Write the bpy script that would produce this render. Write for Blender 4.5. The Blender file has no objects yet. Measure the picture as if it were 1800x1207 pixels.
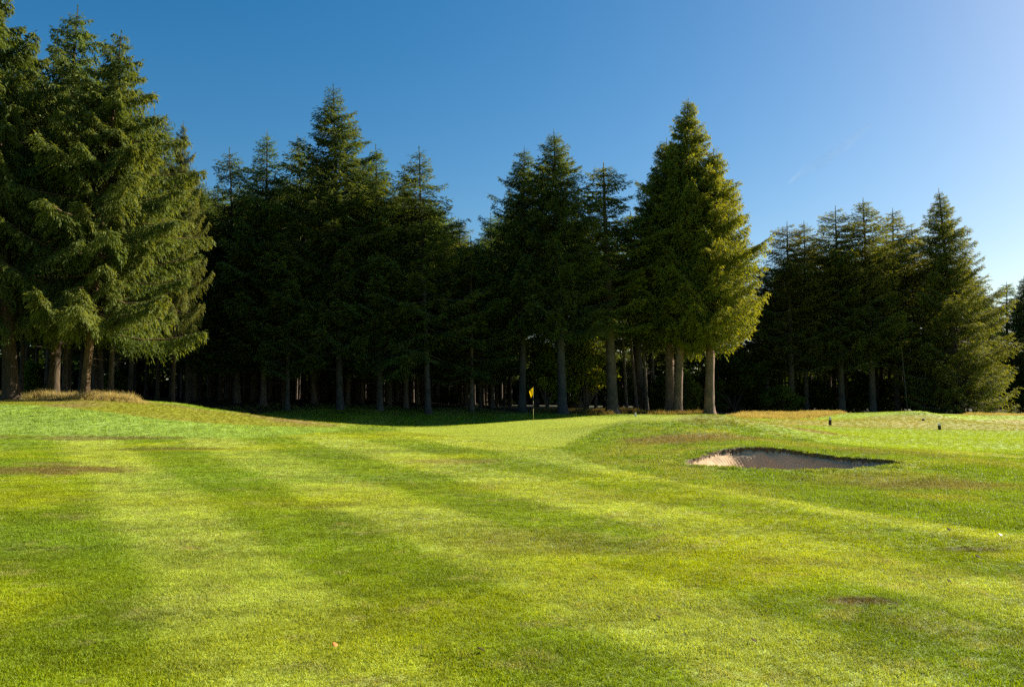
import bpy, math, random
import numpy as np
from mathutils import Vector, Matrix

R = math.radians
rng = np.random.default_rng(7)
random.seed(7)
scene = bpy.context.scene
COL = scene.collection

# ------------------------------------------------------------------ camera
F = 1413.0                      # focal length in photo pixels (1800 wide)
W, H = 1800.0, 1207.0
EYE = 1.7
PITCH = math.atan((697 - H / 2) / F)
cam_d = bpy.data.cameras.new("camera")
cam_d.sensor_width = 36
cam_d.lens = 36 * F / W
cam_d.clip_end = 6000
cam_d.clip_start = 0.1
cam = bpy.data.objects.new("camera", cam_d)
COL.objects.link(cam)
cam.location = (0, 0, EYE)
cam.rotation_euler = (math.pi / 2 + PITCH, 0, 0)
scene.camera = cam


def ray(px, py):
    """direction through a photo pixel, scaled so that its y component is 1"""
    cx, cy = (px - W / 2) / F, (H / 2 - py) / F
    c, s = math.cos(PITCH), math.sin(PITCH)
    d = np.array([cx, c - cy * s, s + cy * c])
    return d / d[1]


def at(px, py, d):
    r = ray(px, py)
    return np.array([r[0] * d, d, EYE + r[2] * d])


# ------------------------------------------------------------------ noise
def _hash(ix, iy, seed):
    h = (ix.astype(np.int64) * 374761393 + iy.astype(np.int64) * 668265263 + seed * 1442695041) & 0xFFFFFFFF
    h = ((h ^ (h >> 13)) * 1274126177) & 0xFFFFFFFF
    return ((h ^ (h >> 16)) & 0xFFFF) / 65535.0


def vnoise(x, y, scale, seed=0):
    x = np.asarray(x, float) / scale + 1000.5
    y = np.asarray(y, float) / scale + 1000.5
    ix, iy = np.floor(x), np.floor(y)
    fx, fy = x - ix, y - iy
    fx = fx * fx * (3 - 2 * fx)
    fy = fy * fy * (3 - 2 * fy)
    a, b = _hash(ix, iy, seed), _hash(ix + 1, iy, seed)
    c, d = _hash(ix, iy + 1, seed), _hash(ix + 1, iy + 1, seed)
    return (a * (1 - fx) + b * fx) * (1 - fy) + (c * (1 - fx) + d * fx) * fy


def fbm(x, y, scale, seed=0, octv=3):
    t, a, n = 0, 1.0, 0
    for k in range(octv):
        t = t + a * vnoise(x, y, scale / 2 ** k, seed + k * 17)
        n += a
        a *= 0.55
    return t / n


def sstep(a, b, v):
    t = np.clip((v - a) / (b - a), 0, 1)
    return t * t * (3 - 2 * t)


# ------------------------------------------------------------------ terrain
CTRL_PIX = [
    # left bank: foot, crest, and the ground behind the crest
    (-150, 768, 33), (0, 768, 33), (150, 769, 33), (300, 769, 33), (500, 766, 35),
    (-150, 704, 43), (0, 704, 43), (130, 704, 43), (260, 711, 44), (330, 717, 45), (400, 726, 46), (460, 733, 47), (560, 741, 49),
    (0, 733, 37), (150, 735, 37), (300, 740, 38), (440, 749, 40), (560, 755, 42),
    # wood edge
    (60, 697, 48), (200, 703, 49), (320, 709, 53), (463, 714, 66), (598, 719, 66), (753, 723, 68), (918, 723, 72), (989, 728, 70), (1077, 727, 74), (1180, 727, 76), (1250, 728, 76),
    # hollow in front of the wood
    (530, 744, 55), (620, 747, 57), (700, 748, 58), (820, 746, 62), (400, 727, 58),
    # putting green
    (938, 738, 54), (938, 760, 39), (800, 752, 49), (1000, 733, 62), (1050, 735, 56), (1117, 730, 60), (860, 747, 50), (960, 780, 29.5), (700, 765, 36),
    # mound by the bunker
    (1240, 727, 36), (1170, 731, 36), (1100, 739, 36), (1050, 750, 36), (1000, 772, 31), (1330, 741, 37), (1380, 752, 38),
    (1150, 765, 29), (1250, 758, 29), (1100, 790, 24), (1350, 768, 29), (1180, 800, 22.5), (1180, 845, 16.2), (1100, 815, 20.3),
    # bunker surround
    (1208, 815, 19.6), (1240, 800, 20.5), (1270, 790, 21.0), (1310, 785, 21.2), (1350, 787, 21.2), (1400, 793, 21.0), (1440, 801, 20.7), (1500, 806, 20.2),
    (1560, 809, 19.6), (1620, 813, 19.4), (1540, 823, 18.6), (1400, 828, 18.3), (1260, 821, 18.9), (1750, 818, 19.8), (1440, 782, 25), (1600, 790, 25),
    # right hand fairway and the low tan mounds beyond
    (1700, 786, 29), (1800, 780, 31), (1950, 785, 30), (1500, 766, 34), (1450, 757, 40), (1650, 757, 44), (1800, 757, 45), (1950, 757, 45),
    (1459, 743, 49), (1540, 731, 62), (1620, 722, 62), (1575, 729, 62), (1665, 732, 62), (1710, 741, 60), (1760, 737, 63), (1850, 735, 65), (1950, 735, 65), (1620, 739, 53),
    (1400, 737, 62), (1350, 736, 60), (1300, 733, 62),
    (1350, 727, 92), (1500, 726, 96), (1620, 732, 96), (1700, 731, 100), (1800, 732, 100), (1950, 732, 100),
]
CTRL_W = [(x, y, 0.0) for x in (-12, -4, 4, 12) for y in (-4, 3, 8, 13)]
CTRL_W += [(-9, 22, 0.0), (0, 20, 0), (-4, 27, 0), (-18, 22, 0.02), (-22, 12, 0), (22, 8, 0), (20, 14, -0.02), (16, 18, 0), (9, 13, 0), (1, 14, 0),
           (7.5, 45, 0.25), (11, 50, 0.2), (-60, 40, 1.6), (-80, 80, 1.5), (-60, 110, 1.2), (-20, 110, 0.8), (20, 110, 0.1), (70, 70, -0.2), (100, 110, -0.3),
           (60, 30, -0.1), (60, 0, 0), (-60, 0, 0.3), (0, -40, 0), (0, 190, 0.3), (120, 190, 0), (-120, 190, 0.6)]
_p = [tuple(at(*c)) for c in CTRL_PIX] + CTRL_W
_p = np.array(_p, float)


def _tps(r2):
    return 0.5 * r2 * np.log(r2 + 1e-9)


def _fit(p, lam=0.35):
    n = len(p)
    X = p[:, :2] / 10.0
    r2 = ((X[:, None, :] - X[None]) ** 2).sum(-1)
    A = np.zeros((n + 3, n + 3))
    A[:n, :n] = _tps(r2) + np.eye(n) * lam * 0.02
    A[:n, n] = 1
    A[:n, n + 1:] = X
    A[n:, :n] = A[:n, n:].T
    b = np.zeros(n + 3)
    b[:n] = p[:, 2]
    return X, np.linalg.solve(A, b)


_TX, _TW = _fit(_p)


def terrain(x, y):
    x = np.atleast_1d(np.asarray(x, float)).ravel()
    y = np.atleast_1d(np.asarray(y, float)).ravel()
    far = np.maximum(np.abs(x) / 110.0, np.maximum((y - 20) / 165.0, (-y) / 45.0))
    k = np.maximum(far, 1)
    xs, ys = np.clip(x, -115, 115), np.clip(y, -45, 188)
    out = np.empty(len(x))
    for i in range(0, len(x), 40000):
        q = np.stack([xs[i:i + 40000], ys[i:i + 40000]], 1) / 10.0
        r2 = ((q[:, None, :] - _TX[None]) ** 2).sum(-1)
        out[i:i + 40000] = _tps(r2) @ _TW[:-3] + _TW[-3] + q @ _TW[-2:]
    out = out / k ** 2
    out += 0.05 * (vnoise(x, y, 2.3, 5) - .5) * sstep(14, 30, y) + 0.02 * (vnoise(x, y, 0.9, 6) - .5)
    return out


def tz(x, y):
    return float(terrain([x], [y])[0])


_CD = np.concatenate([np.arange(3.5, 30, .05), np.arange(30, 140, .15)])


def cast(px, py):
    """world point of the ground seen through a photo pixel"""
    r = ray(px, py)
    z = terrain(r[0] * _CD, _CD)
    zr = EYE + r[2] * _CD
    hit = np.nonzero(zr <= z)[0]
    i = hit[0] if len(hit) else len(_CD) - 1
    return np.array([r[0] * _CD[i], _CD[i], z[i]])


def catmull(pts, n=8):
    pts = np.array(pts, float)
    out = []
    m = len(pts)
    for i in range(m):
        p0, p1, p2, p3 = pts[i - 1], pts[i], pts[(i + 1) % m], pts[(i + 2) % m]
        for t in np.arange(n) / n:
            out.append(0.5 * (2 * p1 + (p2 - p0) * t + (2 * p0 - 5 * p1 + 4 * p2 - p3) * t * t + (3 * p1 - p0 - 3 * p2 + p3) * t ** 3))
    return np.array(out)


def sdist(x, y, poly):
    """signed distance to a closed polygon, negative inside"""
    x = np.asarray(x, float)
    y = np.asarray(y, float)
    best = np.full(len(x), 1e9)
    inside = np.zeros(len(x), bool)
    m = len(poly)
    for i in range(m):
        ax, ay = poly[i]
        bx, by = poly[(i + 1) % m]
        ex, ey = bx - ax, by - ay
        L = ex * ex + ey * ey + 1e-12
        t = np.clip(((x - ax) * ex + (y - ay) * ey) / L, 0, 1)
        best = np.minimum(best, (x - ax - t * ex) ** 2 + (y - ay - t * ey) ** 2)
        c = ((ay > y) != (by > y)) & (x < ex * (y - ay) / (ey + 1e-12) + ax)
        inside ^= c
    d = np.sqrt(best)
    return np.where(inside, -d, d)


BUNKER = catmull([at(*p)[:2] for p in [
    (1206, 816, 19.6), (1236, 801, 20.5), (1270, 790, 21.0), (1310, 785, 21.2), (1350, 787, 21.2), (1400, 793, 21.0), (1440, 801, 20.7), (1500, 806, 20.2),
    (1556, 809, 19.7), (1590, 816, 19.15), (1545, 824, 18.65), (1480, 827, 18.4), (1400, 828, 18.3), (1330, 827, 18.5), (1260, 821, 19.0)]], 6)


def pixpoly(pts, n=5):
    return catmull([cast(*p)[:2] for p in pts], n)


P_SURR = pixpoly([(996, 790), (1010, 775), (1050, 757), (1110, 744), (1200, 737), (1260, 738), (1330, 750), (1450, 778), (1600, 796), (1800, 806), (2050, 820),
                  (2150, 980), (1950, 962), (1800, 940), (1600, 912), (1400, 881), (1200, 848), (1080, 822), (1030, 808)], 4)
P_LEFT = pixpoly([(-300, 700), (-300, 768), (0, 766), (200, 769), (350, 769), (500, 766), (600, 757), (560, 752), (440, 748), (320, 740), (200, 726), (100, 716), (0, 711)], 4)
P_OLIVE = pixpoly([(-300, 696), (0, 699), (130, 700), (260, 708), (400, 724), (560, 741), (600, 748), (440, 748), (320, 740), (200, 726), (100, 716), (0, 711), (-300, 706)], 4)
P_GREEN = pixpoly([(700, 752), (820, 747), (938, 737), (1050, 733), (1150, 731), (1210, 733), (1100, 742), (1020, 764), (985, 786), (880, 778), (760, 764)], 4)
P_TAN = pixpoly([(1290, 733), (1360, 737), (1450, 738), (1540, 731), (1620, 727), (1680, 735), (1800, 737), (2000, 738), (2000, 757), (1800, 757), (1650, 755), (1500, 752), (1400, 748), (1340, 746)], 4)


def spot(x, y, px, py, rx, ry):
    c = cast(px, py)
    return np.exp(-(((x - c[0]) / rx) ** 2 + ((y - c[1]) / ry) ** 2))


def mixc(a, b, t):
    t = np.asarray(t)[:, None]
    return a * (1 - t) + np.array(b)[None] * t


def turf(x, y):
    """albedo of the turf at ground points (mowing stripes, zones, wear)"""
    x = np.asarray(x, float)
    y = np.asarray(y, float)
    wob = 0.35 * (fbm(x, y, 3.0, 3) - .5)
    yc = np.clip(y, 0, 40)
    k = (x + wob + 2.3 + 0.577 * (yc - 7)) / (3.2 + 0.065 * (yc - 7))      # one unit = one double pass of the mower
    st = np.cos(2 * math.pi * k)
    st = sstep(-0.5, 0.5, st + 0.55 * (fbm(x, y, 1.2, 91) - .5))
    st = st * (1 - sstep(26, 46, y) * .6)
    # cross stripes, faint
    v = y - 0.15 * x
    st = np.clip(st - 0.22 * sstep(0.2, 0.6, np.cos(2 * math.pi * v / 9.3)) * sstep(0.35, 0.6, fbm(x, y, 7, 44)), 0, 1)
    dark = np.array([0.152, 0.214, 0.004])
    light = np.array([0.285, 0.340, 0.050])
    c = mixc(np.repeat(dark[None], len(x), 0), light, st)
    n1 = fbm(x, y, 3.6, 11)
    n2 = fbm(x, y, 1.1, 21, 4)
    n3 = fbm(x * 0.5, y, 0.7, 31, 2)
    c = mixc(c, (0.265, 0.305, 0.004), sstep(0.5, 0.78, n1) * 0.75)        # yellow-green flushes
    c = mixc(c, (0.105, 0.200, 0.014), sstep(0.52, 0.3, n1) * 0.3)        # lush darker patches
    c = mixc(c, (0.20, 0.185, 0.060), sstep(0.62, 0.85, n2) * 0.45)       # straw
    n4 = fbm(x * .6, y, .30, 33, 3)
    c = c * (0.82 + 0.36 * n3[:, None]) * (0.84 + 0.32 * sstep(.2, .7, n4)[:, None])
    c = mixc(c, (.30, .29, .10), sstep(.68, .8, fbm(x, y, .22, 36, 2)) * .5)
    # darker lower left foreground
    # bunker surround / mound
    d = sdist(x, y, P_SURR) + 0.25 * (n2 - .5)
    rr = 1 - sstep(-0.12, 0.12, d)
    ro = mixc(np.repeat(np.array([[0.150, 0.222, 0.010]]), len(x), 0), (0.215, 0.245, 0.030), sstep(.4, .75, fbm(x, y, 1.6, 51)))
    ro = ro * (0.7 + 0.6 * fbm(x, y, .45, 61, 3)[:, None])
    c = c * (1 - rr[:, None]) + ro * rr[:, None]
    # long bright strip on the left
    d = sdist(x, y, P_LEFT) + 0.3 * (n2 - .5)
    rr = (1 - sstep(-0.15, 0.15, d)) * sstep(60, 0, np.abs(y - 40))
    ro = np.repeat(np.array([[0.235, 0.335, 0.060]]), len(x), 0) * (0.75 + 0.5 * fbm(x, y, .5, 71, 3)[:, None])
    c = c * (1 - rr[:, None]) + ro * rr[:, None]
    d = sdist(x, y, P_OLIVE)
    rr = 1 - sstep(-0.25, 0.25, d)
    ro = mixc(np.repeat(np.array([[0.195, 0.205, 0.014]]), len(x), 0), (0.215, 0.18, 0.05), sstep(.45, .7, fbm(x, y, 3, 81)))
    c = c * (1 - rr[:, None]) + ro * rr[:, None]
    d = sdist(x, y, P_GREEN)
    rr = .75 * (1 - sstep(-0.5, 0.6, d))
    ro = np.repeat(np.array([[0.245, 0.290, 0.012]]), len(x), 0) * (0.85 + 0.3 * fbm(x * .3, y, 2.2, 101)[:, None])
    c = c * (1 - rr[:, None]) + ro * rr[:, None]
    d = sdist(x, y, P_TAN) + 2.0 * (fbm(x, y, 4, 111) - .5)
    rr = 1 - sstep(-1.2, 1.2, d)
    ro = mixc(np.repeat(np.array([[0.22, 0.225, 0.025]]), len(x), 0), (0.27, 0.235, 0.040), sstep(.4, .7, fbm(x, y, 2.5, 121)))
    c = c * (1 - rr[:, None]) + ro * rr[:, None]
    # right hand fairway is a clean bright green
    rf = sstep(8, 12, x - (y - 28) * 0.1) * sstep(24, 27, y) * sstep(-.5, .5, sdist(x, y, P_TAN)) * sstep(70, 62, y) * sstep(-.2, .2, sdist(x, y, P_SURR))
    ro = np.repeat(np.array([[0.230, 0.310, 0.010]]), len(x), 0) * (0.8 + 0.4 * fbm(x * .25, y, 2.0, 131)[:, None])
    c = c * (1 - rf[:, None]) + ro * rf[:, None]
    # worn and dry spots, two of them deepened to paint in mound shading
    for (px, py, rx, ry, a, colr) in [
        (60, 826, 2.6, 1.3, .85, (0.15, 0.105, 0.036)), (90, 815, .9, .4, .6, (.24, .17, .08)), (290, 789, 2.4, 1.0, .65, (0.115, 0.085, 0.03)),
        (170, 771, 4.0, .7, .6, (.14, .10, .04)), (795, 812, 1.5, 1.2, .55, (0.20, 0.155, 0.07)), (1512, 1056, .30, .16, .9, (0.085, 0.065, 0.03)),
        (1715, 966, .42, .2, .75, (0.075, 0.07, 0.02)), (1480, 1060, .16, .12, .5, (.22, .17, .09)), (950, 950, 1.1, .9, .4, (0.12, 0.095, 0.02)),
        (1620, 855, 1.5, .9, .6, (.20, .165, .085)), (1560, 850, 2.2, 1.6, .45, (.11, .10, .03)), (1180, 773, 1.9, 2.2, .85, (.17, .13, .05)), (1280, 768, 1.6, 1.4, .6, (.17, .135, .05)),  # last two: brown patches strengthened, the mound's shading put into their colour
        (1560, 795, 2.0, 1.5, .4, (.18, .14, .06)), (1430, 757, 1.9, 1.6, .75, (.23, .17, .075)), (335, 964, .16, .10, .6, (.26, .19, .09)), (120, 705, 3, .8, .5, (.25, .18, .08)),
        (700, 793, 2.0, .9, .3, (.075, .10, .02)), (780, 766, 3.5, .8, .35, (.10, .10, .02)), (985, 738, 3, .8, .25, (.2, .17, .03)), (1240, 737, 1.4, 2, .5, (.19, .15, .05)),
    ]:
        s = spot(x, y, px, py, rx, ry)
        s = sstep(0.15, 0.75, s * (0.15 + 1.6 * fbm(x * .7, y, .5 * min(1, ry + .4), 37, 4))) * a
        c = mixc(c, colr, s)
    # bare path behind the crest on the left and the floor of the wood
    for (px, py, rx, ry) in [(300, 712, 2.6, .5), (500, 738, 4.5, .35)]:
        c = mixc(c, (0.24, 0.17, 0.10), sstep(.3, .8, spot(x, y, px, py, rx, ry)))
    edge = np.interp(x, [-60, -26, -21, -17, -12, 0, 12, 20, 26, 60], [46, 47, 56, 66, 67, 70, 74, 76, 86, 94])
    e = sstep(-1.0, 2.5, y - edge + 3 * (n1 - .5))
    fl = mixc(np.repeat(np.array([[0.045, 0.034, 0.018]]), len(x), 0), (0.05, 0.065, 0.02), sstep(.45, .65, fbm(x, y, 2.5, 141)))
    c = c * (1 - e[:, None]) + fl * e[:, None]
    far = sstep(150, 200, np.hypot(x, y))
    c = mixc(c, (0.07, 0.09, 0.02), far)
    return c


# ------------------------------------------------------------------ mesh + material helpers
def mesh_np(name, v, quads=None, tris=None, smooth=False):
    me = bpy.data.meshes.new(name)
    v = np.asarray(v, np.float32)
    me.vertices.add(len(v))
    me.vertices.foreach_set("co", v.ravel())
    loops, starts = [], []
    off = 0
    if quads is not None and len(quads):
        q = np.asarray(quads, np.int32)
        loops.append(q.ravel())
        starts.append(off + np.arange(len(q)) * 4)
        off += q.size
    if tris is not None and len(tris):
        t = np.asarray(tris, np.int32)
        loops.append(t.ravel())
        starts.append(off + np.arange(len(t)) * 3)
        off += t.size
    loops = np.concatenate(loops).astype(np.int32)
    starts = np.concatenate(starts).astype(np.int32)
    me.loops.add(len(loops))
    me.loops.foreach_set("vertex_index", loops)
    me.polygons.add(len(starts))
    me.polygons.foreach_set("loop_start", starts)
    if smooth:
        me.polygons.foreach_set("use_smooth", np.ones(len(starts), bool))
    me.update(calc_edges=True)
    me.validate()
    return me


def vattr(me, name, data, typ='FLOAT'):
    a = me.attributes.new(name, typ, 'POINT')
    data = np.asarray(data, np.float32)
    if typ == 'FLOAT_COLOR':
        d = np.ones((len(data), 4), np.float32)
        d[:, :3] = data
        a.data.foreach_set("color", d.ravel())
    elif typ == 'FLOAT_VECTOR':
        a.data.foreach_set("vector", data.ravel())
    else:
        a.data.foreach_set("value", data.ravel())


def link(name, me, parent=None, mat=None):
    o = bpy.data.objects.new(name, me)
    COL.objects.link(o)
    if parent is not None:
        o.parent = parent
    if mat is not None:
        me.materials.append(mat)
    return o


def tag(o, label=None, cat=None, group=None, kind=None):
    if label: o["label"] = label
    if cat: o["category"] = cat
    if group: o["group"] = group
    if kind: o["kind"] = kind
    return o


def empty(name, loc, rz=0.0, sc=(1, 1, 1), tilt=(0, 0)):
    o = bpy.data.objects.new(name, None)
    o.empty_display_size = .3
    COL.objects.link(o)
    o.location = loc
    o.rotation_euler = (tilt[0], tilt[1], rz)
    o.scale = sc
    return o


class NT:
    def __init__(self, name):
        self.m = bpy.data.materials.new(name)
        self.m.use_nodes = True
        self.t = self.m.node_tree
        self.t.nodes.clear()
        self.out = self.n('ShaderNodeOutputMaterial')

    def n(self, typ, **kw):
        nd = self.t.nodes.new(typ)
        for k, v in kw.items():
            setattr(nd, k, v)
        return nd

    def l(self, a, b):
        self.t.links.new(a, b)

    def ramp(self, fac, stops):
        r = self.n('ShaderNodeValToRGB')
        e = r.color_ramp.elements
        while len(e) < len(stops):
            e.new(0.5)
        for i, (p, c) in enumerate(stops):
            e[i].position = p
            e[i].color = (*c, 1)
        self.l(fac, r.inputs[0])
        return r.outputs[0]

    def mix(self, a, b, f, mode='MIX'):
        m = self.n('ShaderNodeMix', data_type='RGBA', blend_type=mode)
        for s, v in ((m.inputs[0], f), (m.inputs[6], a), (m.inputs[7], b)):
            if hasattr(v, 'links') or hasattr(v, 'is_linked'):
                self.l(v, s)
            elif isinstance(v, (int, float)):
                s.default_value = v
            else:
                s.default_value = (*v, 1)
        return m.outputs[2]

    def noise(self, scale, detail=3, vec=None, rough=.55):
        nd = self.n('ShaderNodeTexNoise')
        nd.inputs['Scale'].default_value = scale
        nd.inputs['Detail'].default_value = detail
        nd.inputs['Roughness'].default_value = rough
        if vec is not None:
            self.l(vec, nd.inputs['Vector'])
        return nd.outputs[0]


def principled(nt, color, rough=.7, spec=.3, bump=None, bstr=.5, bdist=.02):
    b = nt.n('ShaderNodeBsdfPrincipled')
    if isinstance(color, tuple):
        b.inputs['Base Color'].default_value = (*color, 1)
    else:
        nt.l(color, b.inputs['Base Color'])
    b.inputs['Roughness'].default_value = rough
    b.inputs['Specular IOR Level'].default_value = spec
    if bump is not None:
        bn = nt.n('ShaderNodeBump')
        bn.inputs['Strength'].default_value = bstr
        bn.inputs['Distance'].default_value = bdist
        nt.l(bump, bn.inputs['Height'])
        nt.l(bn.outputs[0], b.inputs['Normal'])
    return b


# ground -----------------------------------------------------------
def mat_ground():
    t = NT("turf_ground")
    geo = t.n('ShaderNodeNewGeometry')
    a = t.n('ShaderNodeAttribute', attribute_name='turf')
    n1 = t.noise(9, 4, geo.outputs['Position'], .7)
    n2 = t.noise(55, 3, geo.outputs['Position'], .7)
    c = t.mix(a.outputs['Color'], t.ramp(n1, [(.3, (.62, .62, .6)), (.7, (1.3, 1.3, 1.25))]), 1.0, 'MULTIPLY')
    c = t.mix(c, t.ramp(n2, [(.3, (.6, .6, .6)), (.7, (1.3, 1.3, 1.25))]), 1.0, 'MULTIPLY')
    b = principled(t, c, .8, .15, n2, .9, .03)
    t.l(b.outputs[0], t.out.inputs[0])
    return t.m


def mat_blade(name, tr=.4, instancer=True, spec=.14):
    t = NT(name)
    a = t.n('ShaderNodeAttribute', attribute_name='turf', attribute_type='INSTANCER')
    g = t.n('ShaderNodeAttribute', attribute_name='shade')
    c = t.mix(a.outputs['Color'], t.ramp(g.outputs['Fac'], [(0, (.68, .74, .7)), (.5, (1.05, 1.05, 1.0)), (.86, (1.3, 1.25, 1.15)), (1, (1.6, 1.45, 1.6))]), 1.0, 'MULTIPLY')
    b = principled(t, c, .55, spec)
    tl = t.n('ShaderNodeBsdfTranslucent')
    ct = t.mix(c, (1.25, 1.1, .5), 1.0, 'MULTIPLY')
    t.l(ct, tl.inputs[0])
    m = t.n('ShaderNodeMixShader')
    m.inputs[0].default_value = tr
    t.l(b.outputs[0], m.inputs[1])
    t.l(tl.outputs[0], m.inputs[2])
    t.l(m.outputs[0], t.out.inputs[0])
    return t.m


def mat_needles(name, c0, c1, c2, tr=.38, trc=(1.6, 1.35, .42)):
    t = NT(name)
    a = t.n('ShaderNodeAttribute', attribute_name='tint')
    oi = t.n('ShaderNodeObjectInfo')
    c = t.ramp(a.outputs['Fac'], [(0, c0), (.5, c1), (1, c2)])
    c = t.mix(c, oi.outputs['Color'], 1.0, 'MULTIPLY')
    b = principled(t, c, .75, .10)
    tl = t.n('ShaderNodeBsdfTranslucent')
    t.l(t.mix(c, trc, 1.0, 'MULTIPLY'), tl.inputs[0])
    m = t.n('ShaderNodeMixShader')
    m.inputs[0].default_value = tr
    t.l(b.outputs[0], m.inputs[1])
    t.l(tl.outputs[0], m.inputs[2])
    t.l(m.outputs[0], t.out.inputs[0])
    return t.m


def mat_bark(name, c0, c1):
    t = NT(name)
    tc = t.n('ShaderNodeTexCoord')
    mp = t.n('ShaderNodeMapping')
    mp.inputs['Scale'].default_value = (5, 5, 1.1)
    t.l(tc.outputs['Object'], mp.inputs[0])
    n1 = t.noise(2.2, 5, mp.outputs[0], .65)
    n2 = t.noise(.7, 3, tc.outputs['Object'])
    oi = t.n('ShaderNodeObjectInfo')
    c = t.ramp(n1, [(.3, c0), (.7, c1)])
    c = t.mix(c, t.ramp(n2, [(.35, (.7, .75, .7)), (.65, (1.15, 1.1, 1.05))]), 1.0, 'MULTIPLY')
    c = t.mix(c, oi.outputs['Color'], 1.0, 'MULTIPLY')
    b = principled(t, c, .9, .1, n1, 1.0, .05)
    t.l(b.outputs[0], t.out.inputs[0])
    return t.m


def mat_sand():
    t = NT("bunker_sand")
    geo = t.n('ShaderNodeNewGeometry')
    n1 = t.noise(1.6, 4, geo.outputs['Position'])
    n2 = t.noise(60, 3, geo.outputs['Position'])
    c = t.ramp(n1, [(.3, (.40, .27, .155)), (.7, (.53, .375, .23))])
    b = principled(t, c, .95, .05, n2, .5, .02)
    t.l(b.outputs[0], t.out.inputs[0])
    return t.m


def mat_plain(name, c, rough=.6, sc=20, var=.25):
    t = NT(name)
    geo = t.n('ShaderNodeTexCoord')
    n1 = t.noise(sc, 3, geo.outputs['Object'])
    lo = tuple(x * (1 - var) for x in c)
    hi = tuple(min(1, x * (1 + var)) for x in c)
    b = principled(t, t.ramp(n1, [(.3, lo), (.7, hi)]), rough, .08)
    t.l(b.outputs[0], t.out.inputs[0])
    return t.m


M_GROUND = mat_ground()
M_BLADE = mat_blade("grass_blade")
M_HAY = mat_blade("dry_grass_blade", .45)
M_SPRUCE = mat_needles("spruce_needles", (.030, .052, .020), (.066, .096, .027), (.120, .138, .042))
M_LEAF = mat_needles("shrub_leaf", (.045, .075, .014), (.085, .12, .018), (.14, .17, .03), .45, (1.5, 1.3, .3))
M_BARK = mat_bark("spruce_bark", (.055, .044, .036), (.16, .128, .105))
M_SAND = mat_sand()

# ------------------------------------------------------------------ ground sheet
def axis(parts):
    out = []
    for a, b, s in parts:
        out.append(np.arange(a, b, s))
    return np.concatenate(out + [[parts[-1][1]]])


gx = axis([(-3000, -400, 400), (-400, -120, 40), (-120, -40, 2.0), (-40, -16, .4), (-16, 3.6, .2), (3.6, 9.8, .05), (9.8, 22, .2), (22, 60, .5), (60, 120, 2), (120, 400, 40), (400, 3000, 400)])
gy = axis([(-400, -40, 40), (-40, 0, 3), (0, 3, .5), (3, 17.6, .15), (17.6, 22, .05), (22, 50, .16), (50, 75, .3), (75, 130, 1.0), (130, 400, 15), (400, 4000, 400)])
GX, GY = np.meshgrid(gx, gy)
fx, fy = GX.ravel(), GY.ravel()
fz = terrain(fx, fy)
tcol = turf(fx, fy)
near_b = (fx > 3) & (fx < 10.5) & (fy > 17) & (fy < 22.5)
sb = np.full(len(fx), 9.0)
sb[near_b] = sdist(fx[near_b], fy[near_b], BUNKER)
sbn = sb + 0.05 * (vnoise(fx, fy, .22, 301) - .5)
carve = sstep(0.015, -0.075, sbn)
lip = 0.03 * np.exp(-((sbn - 0.10) / 0.12) ** 2)
gz = fz + lip - carve * 0.95
tcol[sbn < 0.045] = np.array([0.120, 0.080, 0.045])
nx, ny = len(gx), len(gy)
idx = np.arange(nx * ny).reshape(ny, nx)
q = np.stack([idx[:-1, :-1], idx[:-1, 1:], idx[1:, 1:], idx[1:, :-1]], -1).reshape(-1, 4)
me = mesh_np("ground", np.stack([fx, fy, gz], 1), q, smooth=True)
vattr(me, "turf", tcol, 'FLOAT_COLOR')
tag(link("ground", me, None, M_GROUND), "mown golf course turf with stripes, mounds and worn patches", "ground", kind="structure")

# bunker sand: a dished sheet, raked, climbing the back wall
sx = np.arange(3.8, 9.6, .03)
sy = np.arange(17.9, 21.8, .03)
SX, SY = np.meshgrid(sx, sy)
px_, py_ = SX.ravel(), SY.ravel()
sd = sdist(px_, py_, BUNKER) + 0.05 * (vnoise(px_, py_, .22, 301) - .5)
rimz = terrain(px_, py_)
dep = np.clip(-sd, 0, None)
left = sstep(6.6, 4.6, px_)                     # the left tongue of sand runs out level with the turf
zfloor = -0.60 + 0.52 * left
front = sstep(0.0, 0.75, (py_ - 18.4) - 0.12 * np.abs(px_ - 6.6))
zs = rimz - 0.05 - (rimz - 0.05 - zfloor) * sstep(0.0, 0.75, dep) * (0.45 + .55 * front)
backw = sstep(0.55, 0.10, dep) * sstep(19.3, 20.2, py_ + 0.1 * np.abs(px_ - 5.4))
zs = zs - backw * 0.07 * (0.4 + 1.2 * vnoise(px_, py_, .35, 77))
rk = px_ * 1.0 + 0.55 * (py_ - 19) + 0.15 * vnoise(px_, py_, .7, 9)
zs += 0.014 * np.sin(rk * 2 * math.pi / 0.12) * sstep(.05, .3, dep) * sstep(7.2, 6.0, px_) * sstep(4.7, 5.5, px_) + 0.05 * (fbm(px_, py_, .5, 401) - .5)
zs = np.where(sd > 0, rimz - 0.05 - 1.2 * sd, zs)
keep = sd < 0.12
n1, n2 = len(sx), len(sy)
idx = np.arange(n1 * n2).reshape(n2, n1)
q = np.stack([idx[:-1, :-1], idx[:-1, 1:], idx[1:, 1:], idx[1:, :-1]], -1).reshape(-1, 4)
q = q[keep[q].all(1)]
used, inv = np.unique(q, return_inverse=True)
me = mesh_np("bunker_sand", np.stack([px_, py_, zs], 1)[used], inv.reshape(-1, 4), smooth=True)
tag(link("bunker_sand", me, None, M_SAND), "raked pinkish sand lying in the bunker below its turf lip", "sand", kind="structure")

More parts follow.
